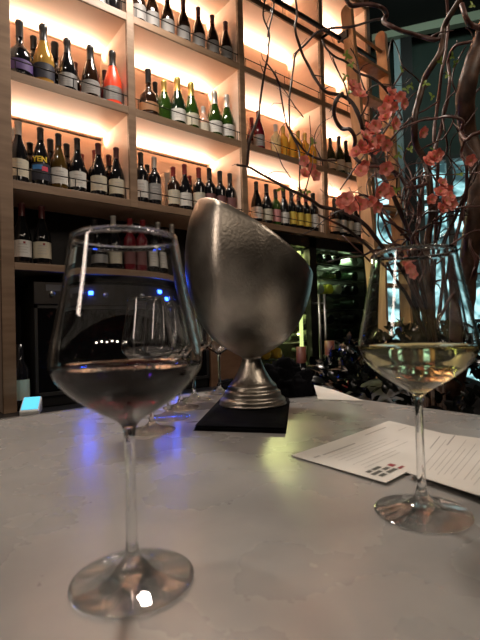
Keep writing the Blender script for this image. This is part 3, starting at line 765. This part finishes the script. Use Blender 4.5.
# ------------------------------------------------------------------ menu sheets
def sheet(name, quad, z, th, curl, label, cat, G=16):
    c = [onZ(*p_, BARZ) for p_ in quad]; bm = bmesh.new(); vs = {}
    for i in range(G+1):
        for j in range(G+1):
            u, v = i/G, j/G; p_ = (c[0]*(1-u)+c[1]*u)*(1-v)+(c[3]*(1-u)+c[2]*u)*v
            zz = BARZ+z+curl(u, v)
            for s_ in (0,1): vs[i,j,s_] = bm.verts.new((p_.x, p_.y, zz+th*s_))
    for i in range(G):
        for j in range(G):
            bm.faces.new((vs[i,j,1],vs[i+1,j,1],vs[i+1,j+1,1],vs[i,j+1,1])); bm.faces.new((vs[i,j,0],vs[i,j+1,0],vs[i+1,j+1,0],vs[i+1,j,0]))
    for i in range(G):
        bm.faces.new((vs[i,0,0],vs[i+1,0,0],vs[i+1,0,1],vs[i,0,1])); bm.faces.new((vs[i+1,G,0],vs[i,G,0],vs[i,G,1],vs[i+1,G,1]))
        bm.faces.new((vs[0,i+1,0],vs[0,i,0],vs[0,i,1],vs[0,i+1,1])); bm.faces.new((vs[G,i,0],vs[G,i+1,0],vs[G,i+1,1],vs[G,i,1]))
    bmesh.ops.recalc_face_normals(bm, faces=bm.faces)
    o = obj(name, bm, PAPER, smooth=False); return tag(o, label, cat), c
def sheet_marks(par, c, z, curl, marks, mat, name):
    bm = bmesh.new()
    for u0, u1, v0, v1 in marks:
        S = 6
        P = lambda u, v: ((c[0]*(1-u)+c[1]*u)*(1-v)+(c[3]*(1-u)+c[2]*u)*v) + Vector((0,0,z+curl(u,v)))
        for k in range(S):
            ua, ub = u0+(u1-u0)*k/S, u0+(u1-u0)*(k+1)/S
            bm.faces.new([bm.verts.new(P(*q)) for q in ((ua,v0),(ub,v0),(ub,v1),(ua,v1))])
    return obj(name, bm, mat, par)
# left leaf: corners near-left, near-right, far-right, far-left
curl1 = lambda u, v: .005*v*v*(1-u) + .002*u
curl2 = lambda u, v: .003*(1-v)**2
m1, c1 = sheet('menu_sheet', [(291,456.5),(386,486),(470,442),(389,424.5)], .0012, .0006, curl1, 'left white menu sheet with printed logos at its near corner', 'menu')
lines = []
for k in range(5): lines.append((.12+.015*k, .12+.02*k+.022, .50-.0*k, .93-.05*(k%3)))
# text lines run from the near edge to the far edge: use v as the running direction
def textlines(us, v0s, v1s, th): return [(u, u+th, a, b2) for u, a, b2 in zip(us, v0s, v1s)]
def vmarks(par, c, z, curl, marks, mat, name):
    bm = bmesh.new()
    P = lambda u, v: ((c[0]*(1-u)+c[1]*u)*(1-v)+(c[3]*(1-u)+c[2]*u)*v) + Vector((0,0,z+curl(u,v)))
    for u0, u1, v0, v1 in marks:
        S = 8
        for k in range(S):
            va, vb = v0+(v1-v0)*k/S, v0+(v1-v0)*(k+1)/S
            bm.faces.new([bm.verts.new(P(*q)) for q in ((u0,va),(u1,va),(u1,vb),(u0,vb))])
    return obj(name, bm, mat, par)
random.seed(3)
mk_ = [(.20,.224,.05,.10),(.21,.232,.12,.42)]
for k, u in enumerate((.30,.36,.42,.48,.58,.64,.70)): mk_.append((u, u+.006, .10+.02*(k%2), random.uniform(.45,.8)))
mk_ += [(.12,.135,.60,.85),(.30,.31,.84,.94)]
vmarks(m1, c1, .0021, curl1, mk_, INK, 'printed_text')
lg = [(.76,.80,.05,.09),(.76,.80,.10,.17),(.82,.86,.04,.12),(.82,.86,.14,.19),(.88,.92,.05,.10),(.88,.92,.12,.20)]
vmarks(m1, c1, .0022, curl1, lg, pm('dark_ink', (.10,.10,.09), .8), 'printed_logo')
vmarks(m1, c1, .00225, curl1, [(.80,.86,.21,.25),(.90,.93,.21,.26)], pm('red_ink', (.30,.05,.06), .8), 'red_logo')
m2, c2 = sheet('menu_sheet', [(407,479),(520,517),(560,452),(440,436)], .0042, .0006, curl2, 'right white menu sheet overlapping the other behind the white wine glass', 'menu')
mk_ = [(.02,.03,.55,.9),(.14,.155,.70,.98)]
for k, u in enumerate((.10,.17,.22,.27,.32,.37,.42,.50,.55,.60,.66,.72,.78,.84,.9)): mk_.append((u, u+.005, .10+.03*(k%3), random.uniform(.5,.9)))
vmarks(m2, c2, .0051, curl2, mk_, INK, 'printed_text')
sheet('paper_sheet', [(318,400),(364,401.5),(334,390.5),(314,386.5)], .0010, .0008, lambda u, v: .003*v*(1-u), 'small grey white paper sheet at the far corner of the bar', 'paper', 8)

# ------------------------------------------------------------------ black leafy plant right of the bar
bush = thing('leafy_plant', 'low mound of glossy black green leaves right of the bar under the branches', 'plant', (1.36,.74,0))
obj('planter', lathe(bmesh.new(), [(0,0),(.17,0),(.2,.55),(.19,.56),(.18,.53),(0,.53)], 32, M=Matrix.Translation((.12,.10,0))), MATTE, bush, True)
random.seed(11); bm = bmesh.new()
def leaf(bm, p_, d, nrm, ln, wd):
    d = d.normalized(); s_ = d.cross(nrm).normalized(); nrm = s_.cross(d)
    rows = []
    for k, (t, w) in enumerate(((0,.08),(.25,.8),(.55,1),(.8,.6),(1,.03))):
        c_ = p_ + d*(ln*t) - nrm*(ln*.25*t*t); rows.append((bm.verts.new(c_ - s_*wd*w*.5 + nrm*wd*.12*w), bm.verts.new(c_), bm.verts.new(c_ + s_*wd*w*.5 + nrm*wd*.12*w)))
    for a, c_ in zip(rows[:-1], rows[1:]):
        bm.faces.new((a[0],a[1],c_[1],c_[0])); bm.faces.new((a[1],a[2],c_[2],c_[1]))
for k in range(3600):
    th, ph = random.uniform(0, 2*math.pi), math.acos(random.uniform(-.35,1))
    n_ = Vector((math.sin(ph)*math.cos(th), math.sin(ph)*math.sin(th), math.cos(ph)))
    rr = random.uniform(.80,1.0)
    q = Vector((n_.x*.40*rr, n_.y*.58*rr, 1.25-.46 + n_.z*.45*rr))
    if 1.36+q.x < .93: continue
    d = (n_ + Vector((random.uniform(-1,1), random.uniform(-1,1), random.uniform(-.6,.8)))*.9)
    leaf(bm, q, d, (n_+Vector((random.uniform(-.4,.4),random.uniform(-.4,.4),.3))).normalized(), random.uniform(.035,.06), random.uniform(.018,.028))
o = obj('foliage', bm, pm('glossy_dark_leaf', (.004,.005,.004), .2, 0, Specular_IOR_Level=.35), bush, True); o['kind'] = 'stuff'
bm = bmesh.new(); bmesh.ops.create_icosphere(bm, subdivisions=3, radius=1)
for v in bm.verts: v.co = Vector((v.co.x*.30, v.co.y*.46, 1.25-.50+v.co.z*.34))
obj('inner_stems', bm, MATTE, bush)

# ------------------------------------------------------------------ branch arrangement
arr = thing('branch_arrangement', 'tall arrangement of twisted willow branches with coral blossoms right of the bar', 'branch arrangement', (1.30,.66,0))
def addpart(name, bm, mat, smooth=True, label=None): return child(name, bm, mat, arr, smooth, label)
BARK = noise_col(pm('brown_bark', (.09,.04,.025), .5), (.030,.015,.009), (.10,.05,.028), (1,1,1), 30, 4, bump=.5, bscale=120)
BARKD = noise_col(pm('dark_bark', (.03,.016,.013), .5), (.018,.010,.009), (.05,.024,.018), (1,1,1), 40, 3, bump=.4, bscale=150)
BARKR = noise_col(pm('red_brown_bark', (.10,.03,.025), .45), (.045,.016,.013), (.14,.06,.048), (1,1,1), 30, 3, bump=.4, bscale=150)
def br(pts, d0, d1, r0, r1, mat=BARKD, wig=0, twigs=0):
    n = len(pts); P = [atD(p_[0], p_[1], (p_[2] if len(p_) > 2 else d0+(d1-d0)*i/(n-1)+.02*math.sin(i*1.9+pts[0][0]))) for i, p_ in enumerate(pts)]
    C = catmull(P, 6); N = len(C)
    for i, c_ in enumerate(C): c_ += Vector((mn.noise(c_*20), mn.noise(c_*20+Vector((9,0,0))), mn.noise(c_*20+Vector((0,9,0)))))*(.003+wig)
    R = [(r0+(r1-r0)*i/(N-1))*(1+.18*mn.noise(C[i]*45)) for i in range(N)]
    bm = bmesh.new(); tube(bm, C, R, 8)
    for k in range(twigs):
        i = random.randrange(2, N-2); a = C[i]; t = (C[i+1]-C[i-1]).normalized()
        d = (t*.5 + (rt*random.uniform(-1,1)+up*random.uniform(-.6,1)+fw*random.uniform(-.5,.5))).normalized()
        ln = random.uniform(.015,.05); tube(bm, [a, a+d*ln*.5+up*.003, a+d*ln+t*ln*.3], [R[i]*.45, R[i]*.35, R[i]*.15], 5)
    addpart('branch', bm, mat)
px2 = .0026  # about one pixel at the branches' distance
br([(237,165),(250,168),(268,178),(290,190),(308,198),(322,207),(345,212),(366,226),(385,250),(405,277),(422,308),(432,345),(434,390)], .98, 1.22, .0022, .008, BARKD, 0, 10)
br([(247,166),(249,143),(257,120),(261,95),(265,70),(268,50),(269,34),(264,15),(266,-6)], .98, 1.02, .0032, .0018, BARKD, 0, 6)
br([(268,37),(271,20),(274,5),(272,-8)], .99, 1.0, .0020, .0016, BARKD)
br([(267,64),(277,78),(281,95),(286,122),(297,142),(313,157),(336,161)], 1.0, 1.1, .0018, .0026, BARKD, 0, 4)
br([(296,-6),(297,15),(295,30),(300,48),(310,68),(320,85),(328,93),(345,97),(353,104),(360,120),(366,140),(378,166),(390,190),(402,215),(411,238),(417,262),(426,302),(432,340)], 1.02, 1.22, .0022, .0075, BARKD, 0, 8)
br([(303,196),(299,185),(300,165),(298,147),(290,128),(289,100),(293,75),(296,55),(305,45),(318,32),(332,27),(350,26),(368,22),(384,18)], 1.03, 1.15, .0018, .0032, BARKD, 0, 5)
br([(342,94),(335,103),(335,117),(341,128),(350,130),(355,140),(353,155),(361,163),(378,164)], 1.05, 1.12, .0048, .0040, BARKD, 0, 2)
br([(322,40),(325,47),(335,56),(347,63),(358,73),(370,77),(383,86),(395,104),(402,120)], 1.06, 1.15, .0022, .0035, BARKD, 0, 5)
br([(333,57),(338,70),(345,86),(350,104)], 1.06, 1.05, .0016, .0022, BARKD)
br([(345,-4),(352,5),(368,4),(380,6),(387,14),(384,22),(392,28),(405,32),(420,36),(436,39),(443,36)], 1.05, 1.15, .0052, .0060, BARKR, 0, 2)
br([(463,-6),(451,14),(443,30),(442,50),(432,65),(424,80),(419,100),(414,125),(417,145),(425,160),(430,185),(432,212),(428,242),(430,280),(433,325),(436,390)], 1.10, 1.22, .0068, .0105, BARK, 0, 3)
br([(446,-6),(448,20),(446,50),(440,80),(437,108),(434,138),(438,170),(436,220),(434,290)], 1.22, 1.3, .0034, .0060, BARKR, 0, 6)
br([(486,36),(468,42),(454,47),(448,62),(450,78),(448,95),(441,130),(432,160),(420,200),(418,260),(428,320)], 1.15, 1.28, .0040, .0055, BARKR, 0, 6)
br([(462,4),(466,18),(472,25),(486,30)], 1.0, 1.0, .0058, .0064, BARKR)
br([(486,131),(474,134),(466,140),(461,132),(463,122),(452,117),(436,118),(418,122),(400,130),(386,146),(379,158)], 1.0, 1.1, .0048, .0022, BARKR, 0, 5)
br([(465,139),(461,152),(466,166),(467,184),(462,210),(456,240),(448,280),(440,330)], 1.05, 1.2, .0030, .0055, BARKR, 0, 4)
br([(368,166),(384,168),(399,175),(406,185),(413,187),(427,184)], 1.08, 1.12, .0042, .0046, BARKR, 0, 1)
br([(486,152),(472,175),(463,196),(452,225),(441,252),(436,290),(436,350)], 1.1, 1.22, .0030, .0065, BARKD, 0, 5)
br([(478,182),(465,212),(467,240),(457,268),(443,305),(438,350)], 1.2, 1.25, .0030, .0060, BARKR, 0, 4)
br([(336,206),(352,198),(366,196),(380,207),(392,222),(405,236),(420,252),(428,290)], 1.1, 1.22, .0022, .0050, BARKR, 0, 5)
br([(328,262),(345,258),(360,257),(376,250),(395,252),(415,270),(428,310)], 1.08, 1.2, .0016, .0045, BARKD, 0, 4)
br([(318,215),(338,224),(356,236),(375,254),(392,278),(410,302),(426,335)], 1.06, 1.22, .0026, .0060, BARKD, 0, 3)
br([(372,140),(374,165),(377,185),(380,210),(390,235),(405,262),(424,305)], 1.14, 1.24, .0020, .0050, BARKR, 0, 4)
br([(404,70),(392,88),(380,110),(366,128),(356,136)], 1.12, 1.1, .0026, .0016, BARKR, 0, 4)
br([(428,86),(415,94),(404,106),(384,132),(368,150),(352,172),(340,190)], 1.16, 1.1, .0026, .0016, BARKD, 0, 4)
br([(440,100),(424,110),(407,122),(396,128),(380,118),(372,108)], 1.16, 1.1, .0026, .0014, BARKR, 0, 3)
br([(420,150),(436,142),(446,135),(462,100),(470,80),(476,60)], 1.16, 1.1, .0022, .0014, BARKR, 0, 5)
br([(388,60),(392,40),(398,52),(402,66),(412,74),(420,82)], 1.12, 1.15, .0014, .0020, BARKD, 0, 3)
br([(456,210),(444,198),(436,180),(428,165),(440,150),(452,160),(462,172)], 1.14, 1.1, .0026, .0014, BARKD, 0, 3)
br([(488,80),(474,95),(466,110),(458,96),(452,80),(458,60),(466,46)], 1.14, 1.1, .0026, .0014, BARKR, 0, 4)
br([(404,215),(410,196),(412,176),(404,160),(410,145),(418,130)], 1.2, 1.2, .0030, .0016, BARKR, 0, 4)
br([(400,250),(392,262),(378,266),(366,258),(350,242),(342,236)], 1.16, 1.1, .0030, .0016, BARKR, 0, 3)
br([(490,216),(476,226),(470,244),(476,262),(470,284),(454,300),(440,322)], 1.16, 1.2, .0036, .0055, BARKR, 0, 3)
br([(490,20),(478,48),(470,72),(466,100),(468,132),(478,170),(476,210),(470,250),(466,290),(462,340),(452,400)], 1.05, 1.25, .020, .026, BARK)
br([(290,178),(283,166),(277,150),(272,142)], 1.0, .98, .0012, .0008, BARKD)
br([(303,197),(308,182),(312,168),(314,152)], 1.0, .98, .0016, .0009, BARKD)
br([(300,236),(315,228),(330,216),(345,209)], 1.04, 1.08, .0010, .0020, BARKD)
br([(360,118),(368,100),(362,84),(356,60),(350,48)], 1.1, 1.08, .0022, .0012, BARKD, 0, 4)
random.seed(21)
for k in range(22):
    x_, y_ = random.uniform(392, 440), random.uniform(200, 300); a_ = random.uniform(-.9, .9); dd = random.uniform(1.08, 1.26); pts_ = [(x_, y_)]
    for q in range(random.randint(6, 11)):
        a_ += random.uniform(-.75, .75); a_ = max(-1.5, min(1.5, a_))
        x_ += 17*math.sin(a_); y_ -= 17*math.cos(a_)
        if x_ < 378: a_ = .6
        pts_.append((x_, y_))
    br(pts_, dd, dd-.05, random.uniform(.0022, .0038), .0010, random.choice((BARKD, BARKR, BARKR)), 0, 5)
for k in range(7):
    x_, y_ = random.uniform(300, 385), random.uniform(90, 250); a_ = random.uniform(-1.2, .6); pts_ = [(x_, y_)]
    for q in range(5):
        a_ += random.uniform(-.7, .7); x_ += 11*math.sin(a_); y_ -= 11*math.cos(a_); pts_.append((x_, y_))
    br(pts_, 1.06, 1.03, .0016, .0007, BARKD, 0, 3)
# hidden lower stems down into their own tall vase
bm = bmesh.new()
for k in range(9):
    a = 2*math.pi*k/9
    tube(bm, [Vector((1.155+.03*math.cos(a), .60+.03*math.sin(a), .6)), Vector((1.12+.02*math.cos(a), .60+.02*math.sin(a), ZC-.12))], .007, 6)
addpart('lower_stems', bm, BARK)
bm = bmesh.new(); lathe(bm, [(0,0),(.085,0),(.10,.3),(.075,.62),(.068,.62),(.09,.3),(0,.02)], 32, M=Matrix.Translation((1.155,.60,0))); addpart('vase', bm, MATTE)
# blossoms
CORAL = noise_col(pm('coral_petal', (.72,.17,.13), .6, 0, Subsurface_Weight=.0), (.80,.24,.19), (.92,.42,.34), (1,1,1), 60, 2)
STAM = pm('yellow_stamen', (.55,.40,.10), .6)
def petal_bm():
    bm = bmesh.new()
    for layer, (cnt, ln, lift) in enumerate(((5,.0155,.35),(4,.011,.8))):
        for k in range(cnt):
            a = 2*math.pi*(k+.5*layer)/cnt; G = 5; vs = {}
            for i in range(G+1):
                for j in range(-2, 3):
                    t = i/G; w = math.sin(math.pi*min(1,t*.78+.12))*ln*.52; x_ = t*ln; y_ = j/2*w
                    z_ = lift*ln*t*t*1.1 + .5*(y_*y_)/ln + .0004*math.sin(i*2+k)
                    vs[i,j] = bm.verts.new((x_*math.cos(a)-y_*math.sin(a), x_*math.sin(a)+y_*math.cos(a), z_+.001*layer))
            for i in range(G):
                for j in range(-2, 2): bm.faces.new((vs[i,j],vs[i+1,j],vs[i+1,j+1],vs[i,j+1]))
    return bm
pet = petal_bm(); pme = bpy.data.meshes.new('blossom'); pet.to_mesh(pme); pet.free(); pme.materials.append(CORAL)
for p_ in pme.polygons: p_.use_smooth = True
bm = bmesh.new()
for k in range(8):
    a = 2*math.pi*k/8; tube(bm, [(0,0,.001),(.0025*math.cos(a),.0025*math.sin(a),.0075)], .0005, 4)
sme = bpy.data.meshes.new('stamens'); bm.to_mesh(sme); bm.free(); sme.materials.append(STAM)
spots = [(391,94),(396,99),(388,101),(401,97),(393,107),(403,104),(374,133),(367,128),(380,140),(386,145),(361,146),(368,151),(357,153),(376,149),(364,137),(363,166),(386,118),(394,124),(384,188),(378,192),(388,193),(371,201),(376,207),(354,202),(347,199),(360,205),(350,208),(341,203),(305,161),(311,169),(304,174),(315,176),(441,184),(446,190),(440,193),(449,197),(444,202),(451,204),(441,209),(433,158),(428,162),(437,155),(431,199),(410,268),(404,262),(413,274),(386,168),(361,172),(352,86),(360,96),(422,132),(385,110),(376,126),(370,143),(356,90),(470,160),(392,356),(398,352)]
random.seed(5)
for k, (px, py) in enumerate(spots):
    d = 1.04 + random.uniform(-.02,.05) if px > 330 else .99
    if px < 320: sc_ = .85
    else: sc_ = random.uniform(.85,1.2)
    n_ = (-fw + rt*random.uniform(-.8,.8) + up*random.uniform(-.7,.8)).normalized()
    q = n_.to_track_quat('Z', 'Y').to_matrix().to_4x4()
    o = bpy.data.objects.new('blossom', pme); COL.objects.link(o); o.parent = arr; o.matrix_parent_inverse = arr.matrix_basis.inverted()
    o.matrix_basis = Matrix.Translation(atD(px, py, d)) @ q @ Matrix.Rotation(random.random()*6, 4, 'Z') @ Matrix.Diagonal((sc_,sc_,sc_,1))
    s_ = bpy.data.objects.new('stamens', sme); COL.objects.link(s_); s_.parent = o
GRN = pm('fresh_green_leaf', (.20,.30,.04), .5)
lm_ = bmesh.new(); leaf(lm_, Vector((0,0,0)), Vector((1,0,0)), Vector((0,0,1)), .014, .008)
leaf(lm_, Vector((0,0,0)), Vector((-.3,1,.3)), Vector((0,0,1)), .011, .007); leaf(lm_, Vector((0,0,0)), Vector((-.3,-1,.5)), Vector((0,0,1)), .009, .006)
lme = bpy.data.meshes.new('leaf_cluster'); lm_.to_mesh(lme); lm_.free(); lme.materials.append(GRN)
for px, py in ((347,57),(352,65),(345,76),(350,93),(313,143),(302,193),(307,192),(346,54),(401,70),(411,86),(407,90),(432,97),(452,57),(455,62),(472,6),(433,150),(395,128),(399,155),(440,62),(447,75),(425,84),(300,196),(281,188),(400,148),(460,175),(410,150),(375,130),(396,190)):
    o = bpy.data.objects.new('leaf_cluster', lme); COL.objects.link(o); o.parent = arr; o.matrix_parent_inverse = arr.matrix_basis.inverted()
    n_ = (-fw + rt*random.uniform(-.8,.8) + up*random.uniform(-.7,.8)).normalized()
    o.matrix_basis = Matrix.Translation(atD(px, py, 1.06)) @ n_.to_track_quat('Z','Y').to_matrix().to_4x4() @ Matrix.Rotation(random.random()*6, 4, 'Z')

# ------------------------------------------------------------------ lighting of the room
def aim(o, tgt): o.rotation_euler = (Vector(tgt)-o.location).to_track_quat('-Z','Y').to_euler()
l = area('bar_downlight', (1.0, 1.75, ZC+1.95), (0,0,0), .3, .3, 16, (1,.88,.76)); aim(l, (.45,.45,BARZ)); l.data.shape = 'DISK'; l.data.energy = 27
l = area('bar_downlight', (-.2, 1.2, ZC+2.2), (0,0,0), .3, .3, 9, (1,.86,.72)); aim(l, (.2,.4,BARZ)); l.data.shape = 'DISK'; l.data.size = .15
for q in ((-1.6,-.6,1.9,3),(-.4,-1.8,2.1,5),(1.6,-.9,2.0,5)):
    l = area('room_light', (q[0], q[1], ZC+q[2]), (0,0,0), .2, .2, q[3], (1,.80,.62)); aim(l, (1.0,1.5,ZC))
l = area('bucket_glint_fill', (-1.4, .9, ZC+1.05), (0,0,0), .22, 1.0, 1.7, (1,.80,.66)); aim(l, (.6,.75,ZC)); l.data.spread = math.radians(70)  # added light without a fixture, puts the streak on the bucket ridge
l = area('plant_light', (.9, -.6, ZC+1.5), (0,0,0), .2, .2, 4, (1,.84,.68)); aim(l, (1.2,.8,ZC+.2))
l = area('window_wall_fill', tuple(WM @ Vector((.2,-1.4,CEZ-.25))), (0,0,0), 1.0, .3, 5, (.75,.95,.85)); aim(l, tuple(WM @ Vector((.3,0,ZC+1.9))))  # added cool fill that brightens the window wall and soffit beam
w = bpy.data.worlds.new('world'); SC.world = w; w.use_nodes = True
w.node_tree.nodes['Background'].inputs[0].default_value = (.012,.012,.014,1); w.node_tree.nodes['Background'].inputs[1].default_value = 1

SC.view_settings.view_transform = 'Standard'; SC.view_settings.look = 'None'; SC.view_settings.gamma = 1; SC.view_settings.exposure = 0.12
SC.view_settings.use_curve_mapping = False
cy = SC.cycles
cy.max_bounces = 14; cy.transmission_bounces = 14; cy.glossy_bounces = 5; cy.diffuse_bounces = 5; cy.transparent_max_bounces = 12
cy.caustics_refractive = True; cy.caustics_reflective = True; cy.blur_glossy = 1.0; cy.sample_clamp_indirect = 8; cy.use_denoising = True
